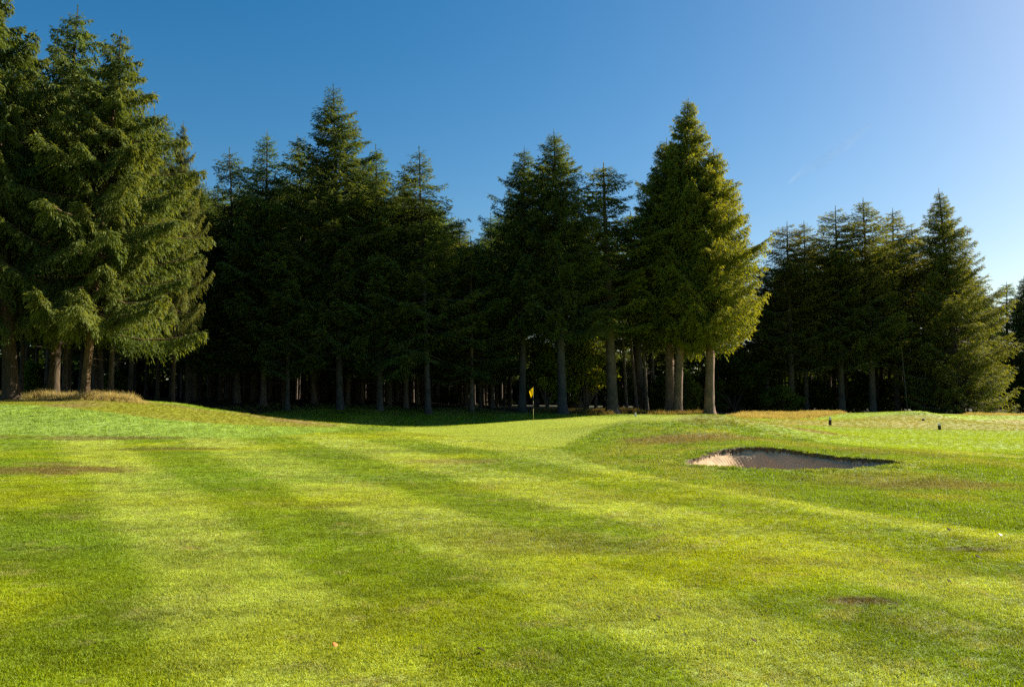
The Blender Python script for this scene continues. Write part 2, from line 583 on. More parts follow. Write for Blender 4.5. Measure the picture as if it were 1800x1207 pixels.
# ------------------------------------------------------------------ grass (stuff): tufts of real blades
def tuft(name, n, rad, h0, h1, w, lean, mat, seed, seg=1):
    g = np.random.default_rng(seed)
    r = rad * np.sqrt(g.random(n))
    a = g.random(n) * 2 * math.pi
    base = np.stack([r * np.cos(a), r * np.sin(a), np.full(n, -.006)], 1)
    h = h0 + (h1 - h0) * g.random(n)
    la = g.random(n) * 2 * math.pi
    ln = lean * (0.3 + 0.9 * g.random(n))
    tip = base + np.stack([h * np.sin(ln) * np.cos(la), h * np.sin(ln) * np.sin(la), h * np.cos(ln)], 1)
    wa = g.random(n) * math.pi
    wv = np.stack([np.cos(wa), np.sin(wa), np.zeros(n)], 1) * w * .5
    mid = base * .5 + tip * .5 + np.array([0, 0, 1]) * (h * .08)[:, None]
    v = np.concatenate([base - wv, base + wv, mid + wv * .8, mid - wv * .8, tip])
    i = np.arange(n)
    quads = np.stack([i, i + n, i + 2 * n, i + 3 * n], 1)
    tris = np.stack([i + 3 * n, i + 2 * n, i + 4 * n], 1)
    m = mesh_np(name, v, quads, tris)
    sh = g.random(n)
    vattr(m, "shade", np.tile(sh, 5))
    m.materials.append(mat)
    return bpy.data.objects.new(name, m)


def scatter(name, pts, cols, scl, rz, tufts, label, cat):
    coll = bpy.data.collections.new(name + "_tufts")
    for o in tufts:
        coll.objects.link(o)
    me = bpy.data.meshes.new(name)
    me.vertices.add(len(pts))
    me.vertices.foreach_set("co", np.asarray(pts, np.float32).ravel())
    vattr(me, "turf", cols, 'FLOAT_COLOR')
    vattr(me, "scl", scl)
    rot = np.zeros((len(pts), 3))
    rot[:, 2] = rz
    vattr(me, "rot", rot, 'FLOAT_VECTOR')
    o = link(name, me)
    ng = bpy.data.node_groups.new(name, 'GeometryNodeTree')
    ng.interface.new_socket("Geometry", in_out='INPUT', socket_type='NodeSocketGeometry')
    ng.interface.new_socket("Geometry", in_out='OUTPUT', socket_type='NodeSocketGeometry')
    N = ng.nodes.new
    gi, go = N('NodeGroupInput'), N('NodeGroupOutput')
    ci = N('GeometryNodeCollectionInfo')
    ci.inputs['Collection'].default_value = coll
    ci.inputs['Separate Children'].default_value = True
    ci.inputs['Reset Children'].default_value = True
    ip = N('GeometryNodeInstanceOnPoints')
    ip.inputs['Pick Instance'].default_value = True
    rv = N('FunctionNodeRandomValue')
    rv.data_type = 'INT'
    rv.inputs[4].default_value = 0
    rv.inputs[5].default_value = len(tufts) - 1
    a1 = N('GeometryNodeInputNamedAttribute')
    a1.data_type = 'FLOAT'
    a1.inputs[0].default_value = 'scl'
    a2 = N('GeometryNodeInputNamedAttribute')
    a2.data_type = 'FLOAT_VECTOR'
    a2.inputs[0].default_value = 'rot'
    er = N('FunctionNodeEulerToRotation')
    L = ng.links.new
    L(gi.outputs[0], ip.inputs['Points'])
    L(ci.outputs[0], ip.inputs['Instance'])
    L(rv.outputs[2], ip.inputs['Instance Index'])
    L(a1.outputs[0], ip.inputs['Scale'])
    L(a2.outputs[0], er.inputs[0])
    L(er.outputs[0], ip.inputs['Rotation'])
    L(ip.outputs[0], go.inputs[0])
    md = o.modifiers.new("scatter", 'NODES')
    md.node_group = ng
    tag(o, label, cat, kind="stuff")
    return o


def band(d0, d1, s):
    """jittered grid over the part of the course the lens can see between two distances"""
    y = np.arange(d0, d1, s)
    P = []
    for yy in y:
        w = 0.76 * yy + 2.5
        x = np.arange(-w, w, s)
        P.append(np.stack([x + (rng.random(len(x)) - .5) * s, yy + (rng.random(len(x)) - .5) * s], 1))
    return np.concatenate(P)


def turf_scatter():
    sets = []
    for (d0, d1, s, sc) in [(3.9, 9, .055, 1.0), (9, 16, .085, 1.35), (16, 27, .14, 1.9), (27, 46, .25, 2.9), (46, 68, .42, 4.0)]:
        p = band(d0, d1, s)
        sets.append((p, np.full(len(p), sc)))
    p = np.concatenate([a for a, _ in sets])
    sc = np.concatenate([b for _, b in sets])
    sdb = np.full(len(p), 9.0)
    nb = (p[:, 0] > 3) & (p[:, 0] < 10.5) & (p[:, 1] > 17) & (p[:, 1] < 22.5)
    sdb[nb] = sdist(p[nb, 0], p[nb, 1], BUNKER)
    ok = sdb > 0.03
    p, sc, sdb = p[ok], sc[ok], sdb[ok]
    z = terrain(p[:, 0], p[:, 1])
    z += 0.03 * np.exp(-((sdb - 0.10) / 0.12) ** 2)
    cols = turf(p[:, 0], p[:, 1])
    rough = 1 - sstep(-.1, .1, sdist(p[:, 0], p[:, 1], P_SURR))
    rough = np.maximum(rough, (1 - sstep(-.1, .1, sdist(p[:, 0], p[:, 1], P_LEFT))))
    hgt = sc ** .62 * (0.8 + .4 * rng.random(len(p))) * (1 + rough * (.15 + .75 * vnoise(p[:, 0], p[:, 1], .5, 77)))
    hgt *= .72 + .6 * fbm(p[:, 0], p[:, 1], .28, 38, 2)
    hgt *= (1 - .62 * (1 - sstep(-.3, .3, sdist(p[:, 0], p[:, 1], P_GREEN))))
    cols = cols * (0.78 + .44 * rng.random(len(p)))[:, None]
    tf = [tuft("grass_tuft", 70, .055, .016, .034, .0042, 1.0, M_BLADE, 50 + k) for k in range(5)]
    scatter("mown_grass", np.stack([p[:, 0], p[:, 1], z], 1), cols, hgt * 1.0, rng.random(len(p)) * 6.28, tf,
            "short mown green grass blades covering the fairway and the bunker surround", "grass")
    print("tufts", len(p))


turf_scatter()


def tall_grass(name, polypix, n, h, colA, colB, label):
    poly = np.array([cast(*c)[:2] if len(c) == 2 else at(*c)[:2] for c in polypix])
    lo, hi = poly.min(0), poly.max(0)
    p = lo + rng.random((n * 6, 2)) * (hi - lo)
    p = p[sdist(p[:, 0], p[:, 1], poly) < 0.1]
    dens = fbm(p[:, 0], p[:, 1], 2.0, 501)
    p = p[rng.random(len(p)) < sstep(.25, .6, dens)][:n]
    z = terrain(p[:, 0], p[:, 1])
    t = rng.random(len(p))[:, None]
    cols = np.array(colA)[None] * (1 - t) + np.array(colB)[None] * t
    tf = [tuft("hay_tuft", 34, .16, .18, .5, .011, .45, M_HAY, 90 + k) for k in range(4)]
    scatter(name, np.stack([p[:, 0], p[:, 1], z], 1), cols, h * (.25 + .55 * rng.random(len(p)) + .55 * vnoise(p[:, 0], p[:, 1], 1.3, 88)) * sstep(0.1, -.8, sdist(p[:, 0], p[:, 1], poly)).clip(.35, 1), rng.random(len(p)) * 6.28, tf, label, "long grass")


tall_grass("dry_grass", [(-150, 697, 43.5), (0, 697, 43.2), (130, 697, 43.5), (255, 706, 44.2), (265, 704, 47), (130, 696, 47), (-150, 690, 47)], 1100, 1.25,
           (.42, .335, .16), (.30, .25, .10), "tan long dry grass along the bank top below the big left spruces")
tall_grass("dry_grass", [(930, 723, 70), (1100, 726, 72), (1260, 728, 73), (1260, 728, 77), (1100, 725, 78), (930, 722, 76)], 1500, 1.25,
           (.16, .14, .04), (.22, .15, .055), "olive and rusty long grass around the trunk feet behind the green")
tall_grass("dry_grass", [(1262, 726, 62), (1330, 736, 58), (1420, 741, 60), (1500, 733, 70), (1420, 728, 84), (1300, 727, 80)], 2600, .8,
           (.36, .285, .13), (.25, .20, .075), "golden long grass between the bunker mound and the right wood")
tall_grass("dry_grass", [(1680, 733, 66), (1800, 733, 70), (1950, 733, 72), (1950, 731, 90), (1700, 731, 90)], 1300, .7,
           (.36, .29, .14), (.25, .21, .08), "pale long grass at the far right edge below the skirted spruce")
tall_grass("dark_grass", [(330, 712, 56), (470, 716, 62), (700, 722, 64), (900, 724, 68), (900, 722, 74), (700, 718, 71), (470, 712, 70), (330, 708, 60)], 1500, .55,
           (.10, .14, .03), (.19, .18, .05), "shaded green and brown undergrowth along the foot of the dark wood")

# ------------------------------------------------------------------ trees
UP = np.array([0, 0, 1.0])


def unit(v):
    return v / (np.linalg.norm(v, axis=-1, keepdims=True) + 1e-9)


def tube(path, rad, sides, jit=0, seed=0):
    g = np.random.default_rng(seed)
    path = np.asarray(path, float)
    n = len(path)
    a = np.arange(sides) / sides * 2 * math.pi
    T = unit(np.gradient(path, axis=0))
    ref = np.where(np.abs(T[:, 2:3]) > .9, np.array([[1.0, 0, 0]]), np.array([[0, 0, 1.0]]))
    U = unit(np.cross(T, ref))
    V = np.cross(T, U)
    rr = np.asarray(rad)[:, None] * (1 + jit * (g.random((n, sides)) - .5))
    v = path[:, None] + rr[..., None] * (np.cos(a)[None, :, None] * U[:, None] + np.sin(a)[None, :, None] * V[:, None])
    v = v.reshape(-1, 3)
    i, j = np.meshgrid(np.arange(n - 1), np.arange(sides), indexing='ij')
    i, j = i.ravel(), j.ravel()
    k = (j + 1) % sides
    q = np.stack([i * sides + j, i * sides + k, (i + 1) * sides + k, (i + 1) * sides + j], 1)
    return v, q


def spruce(seed, Ht=26.0, Rad=4.0, cb=.25, p=.75, taper_low=.15, pend=.5, up=.55, spread=1.0, dens=1.0, tr=.38, fine=1.0, gaps=.12, bush=.0, side=0.0, step=.36, hang=0.0, var=.5, tc=.6, sag=.22):
    """needle spray quads (crown) and a bark mesh (trunk with limbs)"""
    g = np.random.default_rng(seed)
    KV, KT = [], []
    bv, bq, off = [], [], 0
    # trunk
    hz = np.concatenate([[-.3, 0, .15, .4, .9, 1.6], np.linspace(2.6, Ht * .99, 20)])
    wob = np.cumsum(g.normal(0, .018, (len(hz), 2)), 0) * np.linspace(0, 1, len(hz))[:, None]
    path = np.stack([wob[:, 0], wob[:, 1], hz], 1)
    rad = tr * (1 - hz / Ht) ** .8 + .012 + tr * .55 * np.exp(-np.clip(hz, 0, 9) / .45)
    v, q = tube(path, rad, 14, .16, seed)
    bv.append(v); bq.append(q + off); off += len(v)
    axisx = lambda z: np.array([np.interp(z, hz, path[:, 0]), np.interp(z, hz, path[:, 1])])
    z0 = Ht * cb
    zs = []
    z = Ht - .85
    while z > z0:
        t = (Ht - z) / (Ht - z0)
        zs.append(z)
        z -= step * (.55 + .75 * t) * (.8 + .4 * g.random())
    az0 = g.random() * 6.28
    lump = g.random(64)
    # leader sprays
    for _ in range(22):
        f_ = g.random()
        zz = Ht - 1.15 * f_
        a = g.random() * 6.28
        d = unit(np.array([math.cos(a), math.sin(a), 1.1 - .8 * f_]))
        KV.append((np.array([[*axisx(zz), zz]]), d[None], np.array([.08 + .20 * f_ * g.random() + .05 * f_])))
        KT.append(np.array([.55]))
    KV.append((np.array([[*axisx(Ht), Ht - .3]]), np.array([[0, 0, 1.0]]), np.array([.34])))
    KT.append(np.array([.5]))
    for z in zs:
        t = (Ht - z) / (Ht - z0)
        nb = int(round((4 + 2.6 * min(1, t * 3)) * dens))
        az0 += 0.9
        for b in range(nb):
            if t > .15 and g.random() < gaps:
                continue
            az = az0 + b * 6.283 / nb + g.normal(0, .25)
            lob = .84 + .32 * lump[int((az % 6.283) / 6.283 * 8) + 8 * int(min(7, t * 8))]
            tt = t / tc
            prof = ((tt ** p) if tt < .8 else (.8 ** p + (1 - .8 ** p) * (1 - math.exp(-(tt - .8) * 2.2)))) * (1 - taper_low * max(0, (t - .6) / .4) ** 1.5) * (1 + side * math.cos(az))
            L = Rad * prof * lob * (1.0 - var * .55 + var * g.random()) + .14
            slope = up * (1 - t) ** 1.3 * 1.3 - spread * .28 * t + g.normal(0, .1)
            curve = -.10 + .32 * t * (pend > .3) + g.normal(0, .06)
            zb = z + g.normal(0, .12)
            dh = np.array([math.cos(az), math.sin(az), 0])
            o = np.array([*axisx(zb), zb])

            def P(s):
                s = np.asarray(s)[..., None]
                sag_ = -pend * sag * L * np.sin(s * math.pi) * min(1, t * 1.6)
                return o + dh * (L * s) + UP * (L * (slope * s + curve * s * s) + sag_)
            # limb
            ss = np.linspace(0, .92, 5)
            pth = P(ss)
            v, q = tube(pth, (.012 + .014 * L) * (1 - ss * .85), 3)
            bv.append(v); bq.append(q + off); off += len(v)
            # twigs
            nt = max(3, int(L * 2 / (.24 / fine)))
            s = .10 + .9 * (np.arange(nt) + .5 * g.random(nt)) / nt
            if t > .5:
                s = .22 + (s - .10) / .9 * .78
            pos = P(s)
            tan = unit(P(s + .02) - P(s - .02))
            sd = np.where(np.arange(nt) % 2 == 0, 1.0, -1.0)[:, None]
            sv = unit(np.cross(tan, UP)) * sd
            tl = (.07 + (.36 * L * (1 - s) * np.minimum(1, s * 3.2) + .12 * L ** .7)) * (.65 + .6 * g.random(nt))
            tl = np.minimum(tl, 1.5)
            D = unit(tan * .62 + sv * (.75 + .2 * g.random((nt, 1))) - UP * (pend * (.15 + .9 * g.random((nt, 1)) ** 1.5)) + UP * bush * g.normal(0, .6, (nt, 1)))
            m = max(3, int(round(8.5 * fine * min(1.3, .5 + L / 4))))
            u = (np.arange(m) + .6) / m
            pp = pos[:, None] + D[:, None] * (tl[:, None] * u)[..., None]
            pp[..., 2] -= (pend * .35 * tl[:, None] * u ** 2)
            pp = pp + g.normal(0, .035, pp.shape)
            alt = np.where((np.arange(m) % 2) == 0, 1.0, -1.0)
            sw = unit(np.cross(D, UP))
            kd = D[:, None] * .8 + sw[:, None] * (alt[None, :, None] * .55) - UP * (pend * .55 * g.random((nt, m, 1)) - .05) - UP * hang * (g.random((nt, m, 1)) < .6) * (.5 + g.random((nt, m, 1))) + g.normal(0, .22, (nt, m, 3))
            kl = (.16 + .17 * g.random((nt, m))) * (1.0 if fine >= 1 else 1.15) * min(1.0, .55 + .35 * L)
            bt = g.random()
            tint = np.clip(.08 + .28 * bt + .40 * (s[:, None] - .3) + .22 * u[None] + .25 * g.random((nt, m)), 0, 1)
            KV.append((pp.reshape(-1, 3), unit(kd.reshape(-1, 3)), kl.ravel()))
            KT.append(tint.ravel())
            # spray at the very tip
            KV.append((P(np.array([.97, 1.0])), unit(tan[-1:] + g.normal(0, .15, (2, 3))), np.array([.28, .34]) * min(1, .4 + .4 * L)))
            KT.append(np.array([.8, .8]))
    # dead stubs on the bare bole
    for _ in range(int(14 * cb * 2) + 4):
        zz = Ht * cb * (.35 + .75 * g.random())
        a = g.random() * 6.28
        L = .3 + 1.1 * g.random() ** 2
        o = np.array([*axisx(zz), zz])
        pth = o + np.outer(np.linspace(0, L, 4), [math.cos(a), math.sin(a), -.15 + .2 * g.random()])
        v, q = tube(pth, np.array([.035, .028, .02, .006]) + .0, 4)
        bv.append(v); bq.append(q + off); off += len(v)
    pos = np.concatenate([k[0] for k in KV])
    d = np.concatenate([k[1] for k in KV])
    kl = np.concatenate([k[2] for k in KV])
    tint = np.concatenate(KT)
    n = len(pos)
    nrm = unit(UP + g.normal(0, .55, (n, 3)))
    w = unit(np.cross(d, nrm)) * (kl * (.11 + .06 * g.random(n)))[:, None]
    droop = UP * (kl * .12)[:, None]
    v = np.concatenate([pos, pos + d * (kl * .45)[:, None] + w, pos + d * kl[:, None] - droop, pos + d * (kl * .45)[:, None] - w])
    i = np.arange(n)
    crown = mesh_np("crown", v, np.stack([i, i + n, i + 2 * n, i + 3 * n], 1))
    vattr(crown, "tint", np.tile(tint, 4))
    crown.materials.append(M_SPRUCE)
    trunk = mesh_np("trunk", np.concatenate(bv), np.concatenate(bq), smooth=True)
    trunk.materials.append(M_BARK)
    return dict(H=Ht, crown=crown, trunk=trunk, R=Rad, n=n)


def shrub(seed, h=3.0, r=1.8, nleaf=9000, ls=.16, stem_h=.3):
    """broadleaf bush: leaf quads gathered on many clumps, with stems"""
    g = np.random.default_rng(seed)
    nc = 46
    cz = stem_h + (h - stem_h) * g.random(nc) ** .8
    prof = np.sin(np.clip((cz - stem_h * .3) / (h - stem_h * .3), .05, .98) * math.pi) ** .6
    a = g.random(nc) * 6.28
    rr = r * prof * np.sqrt(g.random(nc)) * .95
    c = np.stack([rr * np.cos(a), rr * np.sin(a), cz], 1)
    per = nleaf // nc
    p = (c[:, None] + g.normal(0, 1, (nc, per, 3)) * np.array([.30, .30, .22]) * (r * .42)).reshape(-1, 3)
    tint = np.repeat(g.random(nc) * .5, per) + .5 * g.random(len(p))
    ok = p[:, 2] > .05
    p, tint = p[ok], tint[ok]
    n = len(p)
    d = unit(g.normal(0, 1, (n, 3)) + np.array([0, 0, -.3]))
    w = unit(np.cross(d, g.normal(0, 1, (n, 3))))
    l = ls * (.6 + .8 * g.random(n))[:, None]
    v = np.concatenate([p, p + d * l * .5 + w * l * .36, p + d * l, p + d * l * .5 - w * l * .36])
    i = np.arange(n)
    crown = mesh_np("foliage", v, np.stack([i, i + n, i + 2 * n, i + 3 * n], 1))
    vattr(crown, "tint", np.tile(tint, 4))
    crown.materials.append(M_LEAF)
    bv, bq, off = [], [], 0
    for k in range(0, nc, 3):
        s = np.linspace(0, 1, 6)[:, None]
        pth = np.array([[.1 * math.cos(k), .1 * math.sin(k), -.1]]) * (1 - s) + c[k] * s + np.array([[0, 0, 1]]) * .3 * np.sin(s * 3.14) * stem_h
        vv, q = tube(pth, np.linspace(.05, .012, 6) * (h / 3), 5)
        bv.append(vv); bq.append(q + off); off += len(vv)
    st = mesh_np("stems", np.concatenate(bv), np.concatenate(bq), smooth=True)
    st.materials.append(M_BARK)
    return dict(H=h, R=r, crown=crown, trunk=st)


PROTO = {
    # big pendulous spruces on the left bank
    'bigA': spruce(11, 25, 6.2, .19, .95, .05, .95, .30, .45, 1.0, .42, 1.75, .10, step=.92, hang=1.0, var=.8, tc=.66, sag=.08),
    'bigB': spruce(12, 25, 5.9, .165, .95, .02, 1.0, .30, .45, 1.15, .26, 1.75, .06, step=.92, hang=1.1, var=.8, tc=.72, sag=.08),
    'bigC': spruce(13, 24, 4.8, .21, 1.0, .10, .8, .35, .5, 1.0, .28, 1.4, .14, step=.70, hang=.6, var=.8, tc=.66, sag=.10),
    # spired spruces of the dark wood
    'spire': spruce(21, 27, 4.6, .17, 1.0, .05, .50, .42, .8, 1.1, .24, 1.15, .12, step=.50, hang=.3, var=.75, tc=.60),
    'darkA': spruce(31, 24, 3.5, .16, 1.0, .05, .55, .45, .8, 1.0, .20, 1.1, .16, step=.52, hang=.25, var=.8, tc=.58),
    'darkB': spruce(32, 24, 3.2, .18, .98, .05, .50, .45, .8, .95, .18, 1.1, .20, step=.54, hang=.25, var=.95, tc=.58),
    'darkC': spruce(33, 24, 3.6, .14, .95, .05, .60, .35, .8, .95, .19, 1.1, .24, step=.60, hang=.35, var=.9, tc=.62),
    'inner': spruce(41, 23, 2.9, .20, .90, .10, .45, .45, .9, .9, .15, .9, .20, step=.52, hang=.2, var=.7, tc=.52),
    'innerB': spruce(42, 23, 2.7, .34, .90, .10, .45, .45, .9, .9, .13, .9, .20, step=.52, hang=.2, var=.8, tc=.52),
    'poleish': spruce(43, 22, 2.0, .62, .90, .10, .45, .45, .9, .8, .15, .85, .35, step=.6, hang=.2, var=.8, tc=.52),
    # the group behind the green
    'tall': spruce(51, 29, 4.4, .26, .92, .30, .60, .40, .45, 1.2, .42, 1.3, .08, .45, step=.40, hang=.6, var=.50, tc=.64),
    'tallB': spruce(52, 25, 4.6, .265, .88, .22, .68, .40, .45, 1.15, .46, 1.3, .10, .40, step=.42, hang=.8, var=.60, tc=.62),
    'mid': spruce(53, 26, 4.3, .28, .95, .10, .58, .40, .7, 1.1, .38, 1.2, .12, .2, step=.46, hang=.4, var=.65, tc=.60),
    'slim': spruce(54, 23, 3.0, .34, .92, .05, .40, .40, .9, .95, .36, 1.15, .16, step=.52, hang=.4, var=.75, tc=.52),
    # right wood
    'rightA': spruce(61, 25, 3.8, .24, .92, .05, .50, .42, .8, .95, .28, 1.05, .20, step=.50, hang=.3, var=.7, tc=.52),
    'rightB': spruce(62, 25, 3.5, .27, .92, .05, .50, .42, .8, .9, .26, 1.05, .24, step=.52, hang=.3, var=.75, tc=.52),
    'skirt': spruce(63, 28, 6.4, .045, .95, .15, .66, .42, .55, 1.2, .45, 1.1, .10, step=.46, hang=.5, var=.55, tc=.80),
    'yellow': shrub(71, 7.0, 3.2, 13000, .26, 1.2),
    'bush': shrub(72, 3.4, 2.3, 9000, .17, .3),
    'bushB': shrub(73, 3.0, 1.8, 7000, .17, .3),
}
print("kites", {k: v.get('n') for k, v in PROTO.items()})


def put(name, proto, loc, h, rz, wsc=None, label=None, cat="tree", group=None, col=(1, 1, 1), bark=(1, 1, 1), tilt=(0, 0)):
    P = PROTO[proto]
    s = h / P['H']
    w = s if wsc is None else wsc / P['R']
    e = empty(name, loc, rz, (w, w, s), tilt)
    is_tree = cat == "tree"
    a = link("trunk" if is_tree else "stems", P['trunk'], e)
    a.color = (*bark, 1)
    b = link("crown" if is_tree else "foliage", P['crown'], e)
    b.color = (*col, 1)
    tag(e, label, cat, group)
    return e


def grp_big(g):
    return g is not None and g.startswith('large')


def tree(px, py, top, d, proto, half, label, rz=None, col=(1, 1, 1), bark=(1, 1, 1), toppx=None, group=None):
    """trunk foot at pixel px, tip at pixel row `top`, standing d metres away; half = crown half width in pixels"""
    x = at(px, py, d)[0]
    z = tz(x, d)
    zt = at(px, top, d)[2] + .30
    h = zt - z
    xt = x
    if toppx is not None:
        xt = at(toppx, top, d)[0]
    tl = math.atan2(xt - x, h) + rng.normal(0, .006)
    e = empty("spruce_tree", (x, d, z - .05), 0)
    P = PROTO[proto]
    s = h / P['H']
    w = (half * (1.0 if grp_big(group) or half > 76 else 1.26) / F * d) / P['R']
    e.scale = (w, w, s)
    a0 = rng.random() * 6.28 if rz is None else rz
    e.rotation_mode = 'XYZ'
    e.rotation_euler = (Matrix.Rotation(tl, 3, 'Y') @ Matrix.Rotation(a0, 3, 'Z')).to_euler()
    a = link("trunk", P['trunk'], e)
    a.color = (*bark, 1)
    b = link("crown", P['crown'], e)
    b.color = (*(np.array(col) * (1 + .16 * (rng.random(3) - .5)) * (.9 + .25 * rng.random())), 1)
    tag(e, label, "tree", group)
    return (x, d)


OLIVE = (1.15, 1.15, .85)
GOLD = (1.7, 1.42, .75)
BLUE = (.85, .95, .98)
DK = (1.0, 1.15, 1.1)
taken = []
G1 = "large spruces on the left bank"
G2 = "spruces along the front of the dark wood"
G3 = "tall spruces behind the putting green"
G4 = "spruces of the right wood"
EXPL = [
    # px, base, top, d, proto, half width px, label, colour, group, toppx
    (20, 692, -60, 44, 'bigA', 172, "huge spruce at the left edge, thickest trunk, top cut off by the photo", (.88, .92, .80), G1, -10),
    (93, 692, 12, 49, 'bigC', 150, "bluish spruce second from the left edge with a twin spiky top", BLUE, G1, 122),
    (148, 692, 58, 45, 'bigB', 162, "broad spruce with drooping sunlit skirt, slim lit trunk leaning right", (1.0, .96, .74), G1, 212),
    (304, 705, 212, 54, 'bigC', 50, "bushy lower spruce on the right shoulder of the big left group", (.95, .92, .74), G1, 318),
    (-95, 690, 40, 47, 'bigB', 170, "spruce mostly outside the left edge, only its right boughs showing", (1, 1, 1), G1, -95),
    (418, 713, 263, 68, 'darkC', 74, "slim dark spruce just right of the big left group, pale tip", DK, G2, 407),
    (463, 714, 232, 66, 'darkA', 86, "dark spruce with ragged tip, next left of the tallest spire in the dark wood", DK, G2, 466),
    (505, 714, 345, 64, 'darkB', 52, "short dark spruce in front of the wood with a sunlit bough halfway up", DK, G2, None),
    (553, 716, 238, 70, 'darkC', 66, "thin-topped spruce half hidden behind the left side of the tallest spire", DK, G2, 531),
    (598, 719, 150, 66, 'spire', 112, "tallest spired spruce of the dark wood with brownish cone-laden top", (1.0, .97, .88), G2, 584),
    (668, 720, 258, 67, 'darkA', 72, "dark spruce next right of the tallest spire, narrow pointed tip", DK, G2, 660),
    (714, 722, 300, 70, 'darkC', 62, "rounded dark spruce between two pointed tips right of the spire", (.95, 1, .9), G2, 708),
    (753, 723, 260, 67, 'darkB', 74, "lopsided spruce with long bare boughs reaching right from its thin tip", DK, G2, 737),
    (822, 722, 385, 78, 'darkA', 60, "low olive spruce in the dip between the wood and the green's group", OLIVE, G2, 805),
    (866, 722, 378, 76, 'darkB', 50, "small dark spruce in the shade just left of the green's group", DK, G2, 862),
    (918, 723, 260, 73, 'mid', 78, "dark blunt-topped spruce behind the flag, left of the green's group", (.85, .9, .85), G3, 921),
    (989, 728, 230, 71, 'mid', 92, "thick blue-trunked spruce right of the flag with pointed full crown", (1.05, 1.0, .82), G3, 966),
    (943, 723, 355, 77, 'darkB', 56, "slender spruce with trunk directly right of the flag", DK, G3, 950),
    (1015, 725, 380, 80, 'slim', 50, "thin dark trunked spruce between the blue trunk and the narrow lit spruce", OLIVE, G3, None),
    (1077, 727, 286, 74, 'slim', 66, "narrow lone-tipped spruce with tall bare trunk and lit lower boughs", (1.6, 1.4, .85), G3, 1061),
    (1125, 727, 372, 90, 'slim', 62, "olive spruce set back between the narrow lit one and the tall pair", OLIVE, G3, 1108),
    (1178, 727, 246, 77, 'tallB', 68, "spruce on the left of the tall cluster with spiky left outline", (1.1, 1.0, .75), G3, 1168),
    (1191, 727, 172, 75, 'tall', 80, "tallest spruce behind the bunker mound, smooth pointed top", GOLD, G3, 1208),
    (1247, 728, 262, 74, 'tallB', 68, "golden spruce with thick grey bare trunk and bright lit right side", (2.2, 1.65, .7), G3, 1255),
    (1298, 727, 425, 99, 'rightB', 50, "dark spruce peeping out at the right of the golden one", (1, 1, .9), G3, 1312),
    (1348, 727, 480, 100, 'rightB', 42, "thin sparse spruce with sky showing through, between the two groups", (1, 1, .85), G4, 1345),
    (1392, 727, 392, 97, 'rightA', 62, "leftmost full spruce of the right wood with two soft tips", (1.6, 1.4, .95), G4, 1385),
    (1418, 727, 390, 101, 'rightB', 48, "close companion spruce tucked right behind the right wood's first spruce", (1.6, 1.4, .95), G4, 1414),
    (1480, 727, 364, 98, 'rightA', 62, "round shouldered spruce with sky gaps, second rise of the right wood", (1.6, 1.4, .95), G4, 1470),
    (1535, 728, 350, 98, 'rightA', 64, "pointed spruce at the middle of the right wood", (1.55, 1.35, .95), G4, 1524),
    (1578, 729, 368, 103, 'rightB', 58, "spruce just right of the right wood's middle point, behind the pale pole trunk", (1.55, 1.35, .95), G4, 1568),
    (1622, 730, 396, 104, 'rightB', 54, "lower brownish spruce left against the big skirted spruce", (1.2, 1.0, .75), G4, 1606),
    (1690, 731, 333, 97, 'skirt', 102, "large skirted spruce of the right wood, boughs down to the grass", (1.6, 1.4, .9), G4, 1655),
    (1775, 731, 497, 112, 'rightB', 40, "thin spruce in the gap right of the big skirted spruce", DK, G4, 1768),
    (1806, 731, 487, 108, 'skirt', 50, "dark spruce cut by the right edge of the photo", BLUE, G4, 1800),
]
for (px, py, top, d, proto, half, label, col, grp, tp) in EXPL:
    bark = (1, 1, 1)
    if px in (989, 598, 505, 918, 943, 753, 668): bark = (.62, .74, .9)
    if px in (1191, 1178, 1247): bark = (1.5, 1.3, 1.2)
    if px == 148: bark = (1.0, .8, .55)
    if px in (20, 93, -95, 304): bark = (.6, .52, .42)
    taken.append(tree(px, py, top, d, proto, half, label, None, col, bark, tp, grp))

# the leaning dark trunks between the narrow lit spruce and the tall cluster
for (px, d, tp, top, label) in [(1048, 81, 1040, 420, "slim dark trunked spruce left beside the narrow lit spruce's trunk"),
                                (1102, 79, 1086, 470, "thin leaning spruce trunk just right of the narrow lit spruce"),
                                (1120, 80, 1098, 450, "second thin leaning spruce trunk left of the tall cluster"),
                                (1138, 78, 1120, 430, "straight grey trunked spruce third right of the narrow lit spruce"),
                                (1150, 89, 1140, 440, "dark upright spruce trunk close left of the tall cluster")]:
    taken.append(tree(px, 727, top, d, 'poleish', 30, label, None, OLIVE, (1, 1, 1), tp, G3))

# trees standing deeper in the two woods
def wood(n, regions, protos, label, group, hpx, seed, mind, col):
    g = np.random.default_rng(seed)
    c = 0
    for _ in range(n * 40):
        if c >= n:
            break
        px0, px1, d0, d1 = regions[g.integers(len(regions))]
        d = d0 + (d1 - d0) * g.random()
        px = px0 + (px1 - px0) * g.random()
        x = (px - W / 2) / F * d
        if any((x - a) ** 2 + (d - b) ** 2 < mind ** 2 for a, b in taken):
            continue
        taken.append((x, d))
        cap = np.interp(px, hpx[0], hpx[1]) + 6 + 55 * g.random()
        z = tz(x, d)
        h = at(px, cap, d)[2] - z
        h = min(h, 27)
        pr = protos[g.integers(len(protos))]
        k = .85 + .3 * g.random()
        e = put("spruce_tree", pr, (x, d, z - .05), h, g.random() * 6.28, PROTO[pr]['R'] * (.9 + .3 * g.random()), label, "tree", group,
                tuple(np.array(col) * k), tuple(np.array((.9, .85, .8)) * (.6 + .6 * g.random())), (g.normal(0, .012), g.normal(0, .012)))
        c += 1


